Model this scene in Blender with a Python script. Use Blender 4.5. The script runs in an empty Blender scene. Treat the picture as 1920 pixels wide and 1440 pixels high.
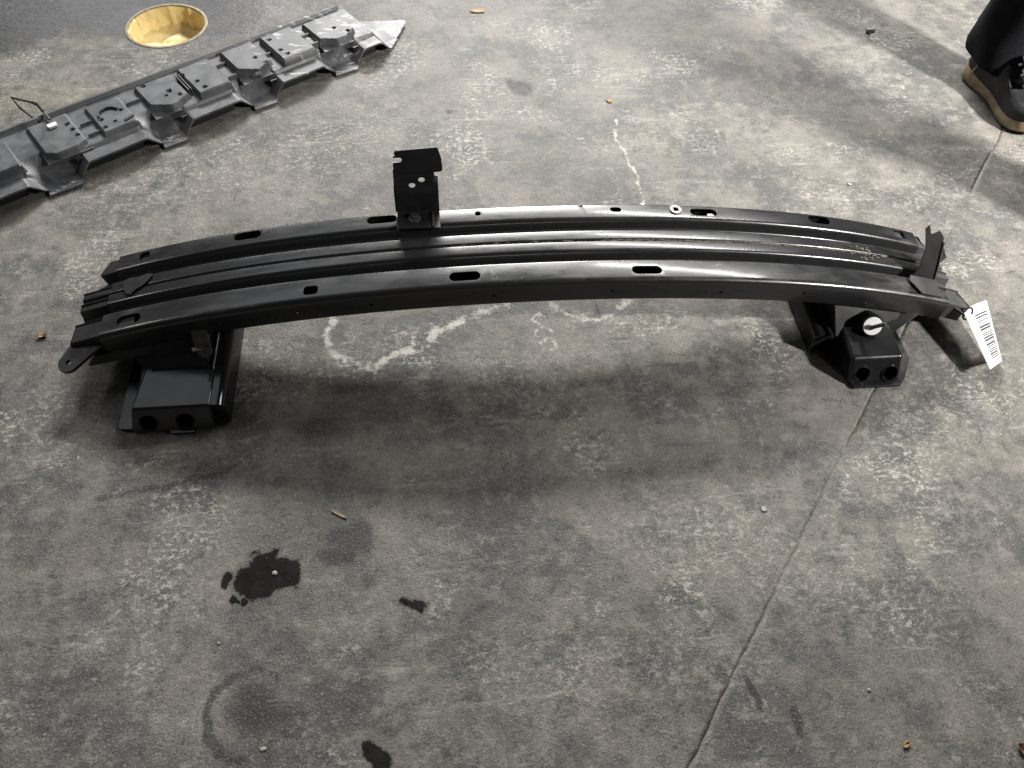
import bpy, bmesh, math, random
import numpy as np
from mathutils import Vector, Matrix, noise as mnoise
random.seed(7)
rng = np.random.default_rng(7)
scn = bpy.context.scene
COL = scn.collection

# ------------------------------------------------------------------ camera, light, exposure
cd = bpy.data.cameras.new('camera'); cam = bpy.data.objects.new('camera', cd); COL.objects.link(cam)
cd.sensor_width = 36.0; cd.lens = 26.0; cd.clip_start = 0.02; cd.clip_end = 60
r_ = Vector((0.99491905, -0.09212742, 0.04060326)); u_ = Vector((0.05394338, 0.82832536, 0.55764434)); f_ = Vector((0.08500705, 0.5526207, -0.82908634))
M = Matrix((r_, u_, -f_)).transposed().to_4x4(); M.translation = (-0.13618, -0.80574, 0.98531)
cam.matrix_world = M
scn.camera = cam

w = bpy.data.worlds.new('World'); scn.world = w; w.use_nodes = True
w.node_tree.nodes['Background'].inputs[0].default_value = (0.92, 0.97, 1.0, 1)
w.node_tree.nodes['Background'].inputs[1].default_value = 0.028

def lamp(name, loc, size, power, col, target=None):
    l = bpy.data.lights.new(name, 'AREA'); l.shape = 'RECTANGLE'; l.size, l.size_y = size; l.energy = power; l.color = col
    o = bpy.data.objects.new(name, l); COL.objects.link(o); o.location = loc
    if target is not None:
        d = Vector(target) - Vector(loc); o.rotation_euler = d.to_track_quat('-Z', 'Y').to_euler()
    return o
lamp('tube_light', (0.5, 6.5, 3.9), (2.8, 0.80), 900, (1.0, 0.985, 0.965), (0.0, 0.2, 0.0))
lamp('tube_light', (2.5, 3.4, 3.9), (2.4, 0.18), 120, (1.0, 0.985, 0.965), (0.25, 0.0, 0.15))
lamp('added_sheen_panel', (-1.6, 1.7, 2.8), (1.4, 1.2), 5, (0.88, 0.94, 1.0), (-0.5, -0.1, 0))  # added unseen panel, puts a bluish sheen on the left foot's ledge
lamp('tube_light', (-3.0, 0.6, 2.3), (1.2, 0.20), 10, (1.0, 0.98, 0.95), (-0.4, 0.0, 0.1))
lamp('tube_light', (-2.7, 5.4, 2.6), (1.3, 0.40), 24, (0.96, 0.98, 1.0), (-0.6, 0.3, 0))
sl = lamp('side_light', (2.55, -1.1, 1.9), (0.22, 0.22), 27, (1.0, 0.975, 0.94), (1.0, 0.62, 0))
sl.data.spread = math.radians(56)
scn.view_settings.view_transform = 'Standard'; scn.view_settings.look = 'None'
scn.view_settings.exposure = 0.10; scn.view_settings.gamma = 1.0
try: scn.view_settings.use_curve_mapping = False
except Exception: pass
scn.cycles.max_bounces = 4; scn.cycles.diffuse_bounces = 2; scn.cycles.glossy_bounces = 3; scn.cycles.use_denoising = True

# ------------------------------------------------------------------ helpers
def wloc(o):
    v = Vector((0, 0, 0))
    while o is not None: v += o.location; o = o.parent
    return v
def props(o, label=None, cat=None, group=None, kind=None):
    if label: o['label'] = label
    if cat: o['category'] = cat
    if group: o['group'] = group
    if kind: o['kind'] = kind
    return o
def thing(name, label, cat, loc=(0, 0, 0), group=None):
    o = bpy.data.objects.new(name, None); COL.objects.link(o); o.location = loc; o.empty_display_size = 0.02
    return props(o, label, cat, group)
def finish(me, angle=35):
    bm = bmesh.new(); bm.from_mesh(me)
    a = math.radians(angle)
    for f in bm.faces: f.smooth = True
    for e in bm.edges:
        if len(e.link_faces) == 2: e.smooth = e.calc_face_angle(0) < a
        else: e.smooth = True
    bm.to_mesh(me); bm.free()
def obj(name, verts, faces, mat, parent=None, angle=35, loc=None):
    base = wloc(parent) if parent else Vector(loc or (0, 0, 0))
    me = bpy.data.meshes.new(name)
    me.from_pydata([(v[0]-base.x, v[1]-base.y, v[2]-base.z) for v in verts], [], faces); me.update()
    bm = bmesh.new(); bm.from_mesh(me); bmesh.ops.recalc_face_normals(bm, faces=bm.faces); bm.to_mesh(me); bm.free()
    finish(me, angle)
    for m in (mat if isinstance(mat, (list, tuple)) else [mat]): me.materials.append(m)
    o = bpy.data.objects.new(name, me); COL.objects.link(o)
    if parent: o.parent = parent
    else: o.location = base
    return o
def soften(o):
    md = o.modifiers.new('flat_faces', 'WEIGHTED_NORMAL'); md.keep_sharp = True; md.weight = 80
def bevel(o, width, seg=2, angle=30):
    me = o.data; bm = bmesh.new(); bm.from_mesh(me)
    es = [e for e in bm.edges if len(e.link_faces) == 2 and e.calc_face_angle(0) > math.radians(angle)]
    bmesh.ops.bevel(bm, geom=es, offset=width, segments=seg, affect='EDGES', profile=0.5)
    bm.to_mesh(me); bm.free(); finish(me, 40); soften(o); return o
def cut(o, cutters):
    """cutters: list of (verts, faces) in world space, disjoint; joined into one operand"""
    vs, fs = [], []
    for v, f in cutters:
        n = len(vs); vs += list(v); fs += [tuple(i+n for i in q) for q in f]
    me = bpy.data.meshes.new('cutter'); me.from_pydata(vs, [], fs); me.update()
    bm = bmesh.new(); bm.from_mesh(me); bmesh.ops.recalc_face_normals(bm, faces=bm.faces); bm.to_mesh(me); bm.free()
    c = bpy.data.objects.new('cutter', me); COL.objects.link(c)
    bpy.context.view_layer.update()
    had = len(o.modifiers) > 0; o.modifiers.clear()
    md = o.modifiers.new('b', 'BOOLEAN'); md.object = c; md.operation = 'DIFFERENCE'; md.solver = 'EXACT'
    dg = bpy.context.evaluated_depsgraph_get(); dg.update()
    new = bpy.data.meshes.new_from_object(o.evaluated_get(dg))
    o.modifiers.clear(); old = o.data; nm = old.name; o.data = new; bpy.data.meshes.remove(old); new.name = nm
    bpy.data.objects.remove(c); bpy.data.meshes.remove(me)
    finish(o.data, 35)
    if had: soften(o)
    return o
def box(x0, x1, y0, y1, z0, z1):
    v = [(x0,y0,z0),(x1,y0,z0),(x1,y1,z0),(x0,y1,z0),(x0,y0,z1),(x1,y0,z1),(x1,y1,z1),(x0,y1,z1)]
    return v, [(0,3,2,1),(4,5,6,7),(0,1,5,4),(1,2,6,5),(2,3,7,6),(3,0,4,7)]
def hexa(b, t):
    return list(b)+list(t), [(3,2,1,0),(4,5,6,7),(0,1,5,4),(1,2,6,5),(2,3,7,6),(3,0,4,7)]
def prism(poly, axis, h):
    """poly: list of 3-D points; extruded along vector axis*h"""
    n = len(poly); a = Vector(axis)*h
    v = [tuple(Vector(p)) for p in poly]+[tuple(Vector(p)+a) for p in poly]
    f = [tuple(range(n))[::-1], tuple(range(n, 2*n))]+[(i,(i+1)%n,(i+1)%n+n,i+n) for i in range(n)]
    return v, f
def slot(cx, cy, cz, lx, ly, h=0.02, r=None, seg=8, frame=None):
    """rounded slot prism in local XY, thickness +-h along Z; frame = (X,Y,Z) vectors"""
    r = min(lx, ly)/2*0.999 if r is None else r
    X, Y, Z = frame or (Vector((1,0,0)), Vector((0,1,0)), Vector((0,0,1)))
    pts = []
    for (sx, sy, a0) in ((1,1,0),(-1,1,90),(-1,-1,180),(1,-1,270)):
        for k in range(seg+1):
            a = math.radians(a0+90*k/seg)
            pts.append((sx*(lx/2-r)+r*math.cos(a), sy*(ly/2-r)+r*math.sin(a)))
    c = Vector((cx,cy,cz))
    base = [c+X*p[0]+Y*p[1]-Z*h for p in pts]
    return prism(base, Z, 2*h)
def tube(path, rad, seg=8, closed=False):
    P = [Vector(p) for p in path]; n = len(P); vs, fs = [], []
    R = rad if isinstance(rad, (list, tuple)) else [rad]*n
    up = Vector((0.13, 0.31, 0.94))
    for i in range(n):
        t = (P[(i+1) % n]-P[i-1]) if closed else (P[min(i+1,n-1)]-P[max(i-1,0)])
        t.normalize(); a = t.cross(up); a = a.normalized() if a.length > 1e-4 else Vector((1,0,0)); b = t.cross(a)
        for k in range(seg):
            q = 2*math.pi*k/seg; vs.append(tuple(P[i]+(a*math.cos(q)+b*math.sin(q))*R[i]))
    m = n if closed else n-1
    for i in range(m):
        for k in range(seg):
            j = (i+1) % n; fs.append((i*seg+k, i*seg+(k+1)%seg, j*seg+(k+1)%seg, j*seg+k))
    if not closed: fs += [tuple(range(seg))[::-1], tuple((n-1)*seg+k for k in range(seg))]
    return vs, fs
def join(*parts):
    vs, fs = [], []
    for v, f in parts:
        n = len(vs); vs += list(v); fs += [tuple(i+n for i in q) for q in f]
    return vs, fs
def fillet(pts, seg=5, closed=True):
    """pts: (a,b,r) corners -> rounded polyline"""
    out = []; n = len(pts)
    for i in range(n):
        a, b, r = pts[i]
        if (not closed and i in (0, n-1)) or r <= 0: out.append((a, b)); continue
        p = Vector((a, b)); p0 = Vector(pts[i-1][:2]); p1 = Vector(pts[(i+1) % n][:2])
        d0 = (p0-p).normalized(); d1 = (p1-p).normalized()
        ang = d0.angle(d1); t = min(r/math.tan(ang/2), (p0-p).length*.49, (p1-p).length*.49); rr = t*math.tan(ang/2)
        c = p+(d0+d1).normalized()*(rr/math.sin(ang/2))
        s = p+d0*t-c; e = p+d1*t-c
        a0 = math.atan2(s.y, s.x); da = math.atan2(e.y, e.x)-a0
        while da > math.pi: da -= 2*math.pi
        while da < -math.pi: da += 2*math.pi
        for k in range(seg+1):
            q = a0+da*k/seg; out.append((c.x+rr*math.cos(q), c.y+rr*math.sin(q)))
    return out
def offset_loop(loop, d):
    n = len(loop); out = []
    for i in range(n):
        t = Vector(loop[(i+1) % n])-Vector(loop[i-1]); t.normalize(); out.append((loop[i][0]-t.y*d, loop[i][1]+t.x*d))
    return out

# ------------------------------------------------------------------ materials
class NT:
    def __init__(s, name):
        s.m = bpy.data.materials.new(name); s.m.use_nodes = True; s.t = s.m.node_tree; s.n = s.t.nodes
        s.b = s.n['Principled BSDF']; s.co = s.n.new('ShaderNodeTexCoord').outputs['Object']
    def new(s, t, **k):
        x = s.n.new(t)
        for a, b in k.items(): setattr(x, a, b)
        return x
    def set(s, sock, v):
        if hasattr(v, 'is_output'): s.t.links.new(v, sock)
        else: sock.default_value = v
    def mapping(s, scale=(1,1,1), rot=(0,0,0), loc=(0,0,0), co=None):
        x = s.new('ShaderNodeMapping'); s.set(x.inputs['Vector'], co or s.co)
        x.inputs['Scale'].default_value = scale; x.inputs['Rotation'].default_value = rot; x.inputs['Location'].default_value = loc
        return x.outputs[0]
    def noise(s, scale, detail=4, rough=.55, dist=0, co=None, lac=2.0):
        x = s.new('ShaderNodeTexNoise'); s.set(x.inputs['Vector'], co or s.co)
        x.inputs['Scale'].default_value = scale; x.inputs['Detail'].default_value = detail
        x.inputs['Roughness'].default_value = rough; x.inputs['Distortion'].default_value = dist; x.inputs['Lacunarity'].default_value = lac
        return x.outputs['Fac']
    def vor(s, scale, feature='F1', co=None):
        x = s.new('ShaderNodeTexVoronoi', feature=feature); s.set(x.inputs['Vector'], co or s.co); x.inputs['Scale'].default_value = scale
        return x.outputs['Distance']
    def ramp(s, v, lo, hi, a=0., b=1., smooth=True):
        x = s.new('ShaderNodeMapRange', interpolation_type='SMOOTHSTEP' if smooth else 'LINEAR'); s.set(x.inputs[0], v)
        for i, q in enumerate((lo, hi, a, b)): x.inputs[i+1].default_value = q
        return x.outputs[0]
    def math(s, op, a, b=0., c=0.):
        x = s.new('ShaderNodeMath', operation=op); s.set(x.inputs[0], a); s.set(x.inputs[1], b); s.set(x.inputs[2], c); return x.outputs[0]
    def mul(s, a, b): return s.math('MULTIPLY', a, b)
    def add(s, a, b): return s.math('ADD', a, b)
    def mix(s, f, a, b):
        x = s.new('ShaderNodeMix', data_type='RGBA'); s.set(x.inputs[0], f)
        for i, v in ((6, a), (7, b)):
            if not hasattr(v, 'is_output') and len(v) == 3: v = (*v, 1)
            s.set(x.inputs[i], v)
        return x.outputs[2]
    def attr(s, name):
        x = s.new('ShaderNodeAttribute', attribute_name=name); y = s.new('ShaderNodeSeparateColor'); s.t.links.new(x.outputs['Color'], y.inputs[0])
        return y.outputs[0], y.outputs[1], y.outputs[2]
    def bump(s, h, dist, strength=1.0, normal=None):
        x = s.new('ShaderNodeBump'); s.set(x.inputs['Height'], h); x.inputs['Distance'].default_value = dist; x.inputs['Strength'].default_value = strength
        if normal is not None: s.set(x.inputs['Normal'], normal)
        return x.outputs[0]
    def out(s, col=None, rough=None, normal=None, **k):
        if col is not None: s.set(s.b.inputs['Base Color'], (*col, 1) if not hasattr(col, 'is_output') and len(col) == 3 else col)
        if rough is not None: s.set(s.b.inputs['Roughness'], rough)
        if normal is not None: s.set(s.b.inputs['Normal'], normal)
        for a, b in k.items(): s.set(s.b.inputs[a.replace('_', ' ')], b)
        return s.m

def mat_floor():
    n = NT('stained_concrete')
    med = n.noise(5.5, 6, .74, .25); med2 = n.noise(4.8, 5, .76, .3, co=n.mapping(loc=(3.1, 7.7, 0)))
    fine = n.noise(30, 5, .80, .15); flake = n.noise(95, 4, .82, 0, co=n.mapping(loc=(9, 2, 0), scale=(1, 1.35, 1)))
    grain = n.noise(330, 2, .75); big = n.noise(1.5, 3, .55, .3)
    dirtR, paleG, wetB = n.attr('stain')
    lightR, tanG, oilB = n.attr('wear')
    f0 = n.math('SUBTRACT', fine, .5); k0 = n.math('SUBTRACT', flake, .5)
    base = n.mix(n.ramp(med, .40, .60), (.090, .088, .084), (.176, .165, .147))
    base = n.mix(n.mul(n.ramp(big, .42, .62), .40), base, (.212, .197, .173))
    t1 = n.new('ShaderNodeTexNoise'); n.set(t1.inputs['Vector'], n.mapping(loc=(2, 9, 0))); t1.inputs['Scale'].default_value = 6.4; t1.inputs['Detail'].default_value = 5; t1.inputs['Roughness'].default_value = .72; t1.inputs['Distortion'].default_value = .2
    sp = n.new('ShaderNodeSeparateColor'); n.t.links.new(t1.outputs['Color'], sp.inputs[0])
    base = n.mix(n.mul(n.ramp(sp.outputs[0], .50, .60), .60), base, (.070, .073, .075))
    base = n.mix(n.mul(n.ramp(sp.outputs[1], .51, .63), .34), base, (.235, .203, .176))
    base = n.mix(n.mul(n.ramp(sp.outputs[2], .54, .66), .22), base, (.170, .172, .135))
    base = n.mix(n.mul(n.ramp(fine, .32, .47, 1, 0), .70), base, (.050, .050, .049))
    base = n.mix(n.mul(n.ramp(fine, .51, .64), .50), base, (.295, .275, .242))
    # rubbed streaks in two directions
    s1 = n.noise(26, 3, .7, .3, co=n.mapping(scale=(.22, 1.7, 1), rot=(0, 0, .55))); s2 = n.noise(22, 3, .7, .3, co=n.mapping(scale=(.2, 1.8, 1), rot=(0, 0, -.75), loc=(4, 4, 0)))
    base = n.mix(n.mul(n.ramp(s1, .58, .66), n.ramp(med2, .40, .60, .05, .42)), base, (.34, .325, .29))
    base = n.mix(n.mul(n.ramp(s2, .60, .66), n.ramp(med, .60, .40, .03, .34)), base, (.045, .045, .045))
    clus = n.math('MAXIMUM', n.ramp(med2, .52, .64, .06, 1.0), n.mul(n.math('MINIMUM', lightR, 1.0), n.ramp(fine, .36, .56)))
    base = n.mix(n.mul(n.mul(n.ramp(flake, .51, .575), clus), .78), base, (.45, .428, .38))
    dm = n.add(dirtR, n.add(n.mul(f0, 1.1), n.mul(k0, .7)))
    base = n.mix(n.mul(n.ramp(dm, .22, .66), .78), base, (.040, .040, .040))
    pm = n.add(paleG, n.add(n.mul(k0, 1.9), n.mul(f0, .9)))
    base = n.mix(n.mul(n.ramp(pm, .30, .90), .86), base, (.54, .515, .46))
    base = n.mix(n.mul(n.ramp(n.add(tanG, n.mul(f0, .9)), .35, .8), .40), base, (.24, .20, .14))
    base = n.mix(n.mul(n.ramp(grain, .57, .72), .50), base, (.42, .405, .37))
    base = n.mix(n.mul(n.ramp(grain, .45, .30), .60), base, (.034, .034, .034))
    ob = n.add(oilB, n.add(n.mul(f0, .75), n.mul(k0, .75)))
    base = n.mix(n.mul(n.ramp(ob, .12, .50), .45), base, (.045, .043, .040))
    om = n.ramp(ob, .42, .56)
    base = n.mix(n.mul(om, n.ramp(fine, .3, .65, .98, .90)), base, (.0085, .008, .0075))
    wm = n.ramp(n.add(wetB, n.mul(n.math('SUBTRACT', med, .5), 1.3)), .30, .70)
    base = n.mix(n.mul(wm, n.ramp(flake, .35, .65, .92, .68)), base, (.026, .026, .029))
    rough = n.ramp(fine, .3, .7, .48, .70)
    rough = n.math('MINIMUM', rough, n.ramp(om, 0, 1, 1, .34)); rough = n.math('MINIMUM', rough, n.add(n.ramp(wm, 0, 1, 1, .24), n.mul(fine, .16)))
    h = n.add(n.mul(fine, 1.0), n.mul(grain, .30))
    bm_ = n.new('ShaderNodeBump'); n.set(bm_.inputs['Height'], h); bm_.inputs['Distance'].default_value = .0034
    n.set(bm_.inputs['Strength'], n.ramp(n.math('MAXIMUM', om, n.mul(wm, .55)), 0, 1, .65, .12))
    return n.out(base, rough, bm_.outputs[0], Specular_IOR_Level=n.math("SUBTRACT", n.ramp(wm, 0, 1, .20, .42), n.mul(om, .10)))
def mat_beam():
    n = NT('black_satin_coating')
    a = n.noise(7, 6, .6, .6, co=n.mapping(scale=(.35, 1.6, 1))); b = n.noise(60, 6, .65, .3, co=n.mapping(scale=(.3, 1, 1))); c = n.noise(300, 3, .6)
    dust = n.mul(n.ramp(a, .42, .72), n.ramp(b, .35, .65))
    geo = n.new('ShaderNodeNewGeometry'); sp = n.new('ShaderNodeSeparateXYZ'); n.t.links.new(geo.outputs['Normal'], sp.inputs[0])
    up = n.ramp(sp.outputs['Z'], .6, .95)
    px = n.new('ShaderNodeSeparateXYZ'); n.t.links.new(n.co, px.inputs[0])
    lowface = n.ramp(px.outputs['Y'], -.035, -.045)
    dust = n.math('MINIMUM', n.mul(n.mul(dust, up), n.add(.45, n.mul(lowface, n.ramp(px.outputs['X'], -.62, -.25, 1.5, .55)))), 1.0)
    sc = n.mul(n.ramp(n.noise(90, 5, .7, .8, co=n.mapping(scale=(.25, 1, 1), loc=(4, 2, 1))), .66, .72), n.mul(up, lowface))
    col = n.mix(n.mul(dust, .55), (.0165, .0168, .0178), (.125, .118, .106))
    col = n.mix(n.mul(sc, .55), col, (.30, .27, .20))
    rough = n.add(n.ramp(b, .3, .7, .25, .34), n.mul(dust, .30))
    return n.out(col, rough, n.bump(n.add(n.mul(c, .3), n.noise(16, 3, .5, co=n.mapping(scale=(.4, 1, 1)))), .0006, .35), Specular_IOR_Level=.5, Coat_Weight=n.ramp(dust, 0, .6, .45, .05), Coat_Roughness=.13)
def mat_simple(name, col, rough, var=.25, scale=60, bump=.0004, metal=0, spec=.5, dark=.6):
    n = NT(name); a = n.noise(scale, 6, .62, .3); c = n.mix(n.ramp(a, .3, .7), tuple(x*dark for x in col), col)
    return n.out(c, n.ramp(n.noise(scale*.6, 5, .6), .3, .7, max(rough-var*.5, .05), min(rough+var*.5, 1)), n.bump(a, bump, .6), Metallic=metal, Specular_IOR_Level=spec)
def mat_plastic():
    n = NT('scuffed_grey_plastic')
    a = n.noise(25, 6, .6, .4); st = n.noise(55, 7, .7, .2, co=n.mapping(rot=(0, 0, math.radians(-20)), scale=(.45, 1.5, 1)))
    lt, tn, ol = n.attr('scuff')
    col = n.mix(n.ramp(a, .35, .65), (.052, .054, .058), (.112, .115, .121))
    dd = n.noise(9, 5, .6, .5); col = n.mix(n.mul(n.ramp(dd, .5, .7), .35), col, (.15, .145, .135))
    m = n.ramp(n.add(st, n.mul(lt, .13)), .655, .72)
    col = n.mix(n.mul(m, .9), col, (.44, .44, .43))
    return n.out(col, n.ramp(a, .3, .7, .42, .58), n.bump(n.add(a, n.mul(st, .4)), .0012, .4), Specular_IOR_Level=.5)
M_FLOOR = mat_floor(); M_BEAM = mat_beam(); M_PLAST = mat_plastic()
M_GLOSS = mat_simple('gloss_black_paint', (.014, .014, .015), .20, .10, 30, .0003)
M_MATT = mat_simple('glare_muted_black', (.010, .010, .011), .55, .1, 50, .0004, spec=.15)  # gloss paint muted on the right can to drop the lamp reflection there
M_SATIN = mat_simple('satin_black_bracket', (.014, .014, .015), .36, .12, 50, .0003)
M_RUB = mat_simple('matt_black_plastic', (.011, .011, .012), .52, .15, 50, .0006)
M_FLAP = mat_simple('dusty_black_plastic', (.055, .053, .050), .7, .15, 40, .0006)
M_STEEL = mat_simple('dull_steel', (.32, .31, .29), .42, .2, 120, .0003, 1.0)
M_DARKST = mat_simple('dark_steel', (.16, .152, .145), .45, .2, 120, .0003, .8)
M_WHITE = mat_simple('white_paint_mark', (.80, .80, .80), .5, .2, 90, .0003, dark=.85)
def mat_liner():
    n = NT('stained_yellow_liner'); a = n.noise(16, 5, .6, .5); b_ = n.noise(40, 5, .7, .3, co=n.mapping(scale=(1, 1, .25)))
    c = n.mix(n.ramp(a, .35, .62), (.62, .47, .21), (.86, .70, .36)); c = n.mix(n.mul(n.ramp(b_, .56, .68), .6), c, (.26, .17, .07))
    return n.out(c, .72, n.bump(a, .006, .6), Specular_IOR_Level=.25)
M_YEL = mat_liner()
M_RIM = mat_simple('pale_rim', (.30, .26, .17), .6, .2, 60, .001)
M_TAN = mat_simple('tan_sole_rubber', (.36, .275, .165), .6, .2, 45, .002, dark=.5)
M_SHOE = mat_simple('black_shoe_leather', (.012, .012, .014), .6, .2, 60, .0008)
M_TONG = mat_simple('grey_shoe_tongue', (.035, .035, .037), .7, .2, 90, .001)
M_CLOTH = mat_simple('black_trouser_cloth', (.008, .008, .010), .9, .1, 200, .0008, spec=.15)
M_TAG = mat_simple('white_label_stock', (.86, .84, .84), .5, .1, 40, .0001, dark=.97)
M_INK = mat_simple('barcode_ink', (.07, .07, .075), .6, .1, 40, .0001)
M_FAINT = mat_simple('faint_print', (.62, .61, .61), .6, .1, 40, .0001)
M_LEAF = mat_simple('dry_leaf', (.42, .26, .11), .7, .2, 150, .0006)
M_WOOD = mat_simple('pale_splinter', (.42, .30, .18), .7, .2, 150, .0006)
M_CHIP = mat_simple('pale_chip', (.46, .43, .37), .7, .2, 150, .0006)
M_BROWN = mat_simple('brown_scrap', (.22, .115, .07), .7, .2, 150, .0006)
M_SEAM = mat_simple('seam_residue_tan', (.22, .195, .12), .7, .2, 150, .0008)

# ------------------------------------------------------------------ floor: one slab sheet, sawn joint and drain opening
HOLE = (-.739, .895); HR = .088
S_ = np.array([.640, .768]); T_ = np.array([.768, -.640]); J0 = np.array([.125, -.716])
def axis(lo, hi, step, far, extra=()):
    fine = np.arange(lo, hi+step/2, step)
    a = np.concatenate([[-far, lo-2.0, lo-.8, lo-.3, lo-.1, lo-.03], fine, [hi+.03, hi+.1, hi+.3, hi+.8, hi+2.0, far]])
    a = a[np.all(np.abs(a[:, None]-np.array(extra)[None, :]) > step*.6, axis=1)] if len(extra) else a
    return np.sort(np.concatenate([a, extra]))
ax_s = axis(-1.05, 2.45, .0048, 8.0)
ax_t = axis(-1.95, 1.20, .0048, 8.0, extra=(-.0030, -.0012, 0.0, .0012, .0030))
ss, tt = np.meshgrid(ax_s, ax_t, indexing='ij')
wob = np.array([mnoise.noise((s*11, 1.3, .2))*.0030+mnoise.noise((s*60, 4.1, .7))*.0018 for s in ax_s])
near = np.abs(tt) < .0031
tw = tt+np.where(near, wob[:, None], 0)
X = J0[0]+ss*S_[0]+tw*T_[0]; Y = J0[1]+ss*S_[1]+tw*T_[1]
Z = np.zeros_like(X)
dep = np.array([.0022+.0014*mnoise.noise((s*9, 7.7, 3.)) for s in ax_s])
Z = np.where(np.abs(tt) < .0016, -dep[:, None]*np.where(np.abs(tt) < .001, 1., .75), Z)
Z += np.where(near, 0, .0004*np.sin(X*5.1+1)*np.cos(Y*4.3))
d = np.hypot(X-HOLE[0], Y-HOLE[1])
ring = (d > HR-.0036) & (d < HR+.0036)
k_ = np.where(ring, HR/np.maximum(d, 1e-6), 1.0)
X = HOLE[0]+(X-HOLE[0])*k_; Y = HOLE[1]+(Y-HOLE[1])*k_
ns, nt = X.shape
idx = np.arange(ns*nt).reshape(ns, nt)
q = np.stack([idx[:-1, :-1], idx[1:, :-1], idx[1:, 1:], idx[:-1, 1:]], -1).reshape(-1, 4)[:, ::-1]
cx = X.ravel()[q].mean(1); cy = Y.ravel()[q].mean(1)
q = q[np.hypot(cx-HOLE[0], cy-HOLE[1]) > HR-.0008]
me = bpy.data.meshes.new('floor')
co = np.stack([X, Y, Z], -1).reshape(-1, 3)
me.vertices.add(len(co)); me.vertices.foreach_set('co', co.astype(np.float32).ravel())
me.loops.add(len(q)*4); me.loops.foreach_set('vertex_index', q.astype(np.int32).ravel())
me.polygons.add(len(q)); me.polygons.foreach_set('loop_start', (np.arange(len(q))*4).astype(np.int32)); me.polygons.foreach_set('loop_total', np.full(len(q), 4, np.int32))
me.update(calc_edges=True); me.validate()
if me.polygons[0].normal.z < 0: me.flip_normals()
px_, py_ = co[:, 0], co[:, 1]
wx = px_+.0020*np.sin(py_*95+px_*40)+.0016*np.sin(py_*210-px_*130+1)+.0010*np.sin(px_*420+2)
wy = py_+.0020*np.sin(px_*88-py_*35+2)+.0016*np.sin(px_*190+py_*150)+.0010*np.sin(py_*460+1)
def seg_d(pts, x=wx, y=wy):
    best = np.full(len(x), 9.0)
    for (a, b) in zip(pts[:-1], pts[1:]):
        a = np.array(a); b = np.array(b); ab = b-a; L = max(ab@ab, 1e-9)
        t = np.clip(((x-a[0])*ab[0]+(y-a[1])*ab[1])/L, 0, 1)
        best = np.minimum(best, np.hypot(x-a[0]-t*ab[0], y-a[1]-t*ab[1]))
    return best
def inside(poly):
    c = np.zeros(len(px_), bool); n = len(poly)
    for i in range(n):
        x0, y0 = poly[i]; x1, y1 = poly[(i+1) % n]
        cond = ((y0 > py_) != (y1 > py_)) & (px_ < (x1-x0)*(py_-y0)/((y1-y0) or 1e-9)+x0); c ^= cond
    return c
def blob(x, y, rx, ry=None, rot=0):
    ry = ry or rx; c, s = math.cos(rot), math.sin(rot); dx, dy = px_-x, py_-y
    return np.exp(-(((dx*c+dy*s)/rx)**2+((-dx*s+dy*c)/ry)**2))
def line(pts, wd): return np.exp(-(seg_d(pts)/wd)**2)
def poly(p, soft):
    dd = seg_d(list(p)+[p[0]]); sd = np.where(inside(p), dd, -dd); return np.clip(.5+sd/(2*soft), 0, 1)
def circ(x, y, r, a0=0, a1=360, ry=None, n=18):
    return [(x+r*math.cos(math.radians(a0+(a1-a0)*i/n)), y+(ry or r)*math.sin(math.radians(a0+(a1-a0)*i/n))) for i in range(n+1)]
A = np.zeros((len(co), 4), np.float32); B = np.zeros((len(co), 4), np.float32); A[:, 3] = B[:, 3] = 1
dark = (.50*blob(-.335,-.208,.06,.035)+.12*blob(-.285,-.405,.034,.032)+.75*blob(-.266,-.392,.012,.026,.3)+.8*blob(-.310,-.420,.017,.010,-.3)+.6*blob(-.287,-.412,.010,.020)+.6*blob(-.300,-.390,.018,.009)+.45*blob(.07,.63,.03,.025)+.3*blob(.36,-.25,.05,.03)+.22*blob(-.07,-.24,.12,.05)
        +.30*blob(.40,.38,.20,.08,.4)+.28*blob(.85,.9,.25,.2)+.24*blob(.32,-.60,.06,.20,-.6)+.25*blob(-.55,-.33,.2,.10)+.3*blob(.16,.27,.07,.1)+.2*blob(0.0,-.5,.2,.05)
        +.35*blob(-.35,-.38,.10,.05)+.25*blob(.5,-.62,.12,.08)+.4*blob(-.40,-.60,.03,.03)+.35*blob(-.335,-.615,.05,.012,.1))
dark += .62*line(circ(-.400,-.610,.052,125,268),.0055)+.35*poly(circ(-.395,-.612,.045),.03)+.45*line(circ(-.395,-.608,.048,60,125),.004)
dark += .55*line([(-.263,-.636),(-.224,-.624),(-.185,-.612)],.0042)+.5*line([(-.636,-.304),(-.557,-.295),(-.485,-.279),(-.449,-.264)],.0045)
dark += .9*line([(.223,-.624),(.231,-.656)],.004)+.8*line([(.272,-.666),(.275,-.691)],.004)
dark += .10*np.exp(-(np.abs((px_-J0[0])*T_[0]+(py_-J0[1])*T_[1])/.005)**2)+.30*(np.abs(Z.ravel()) > .0011)
dark += .7*line([(1.0,.15),(1.02,.19)],.003)+.8*blob(.045,.64,.02,.035,.5)+.6*blob(-.105,.555,.012,.01)+.6*blob(-.113,.53,.012,.008)
dark += .85*line([(.123,.008),(.128,-.012)],.004)+.8*line([(-.126,0.0),(-.119,-.02)],.003)+.8*line([(-.205,-.115),(-.190,-.121)],.004)
A[:, 0] = dark
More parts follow.
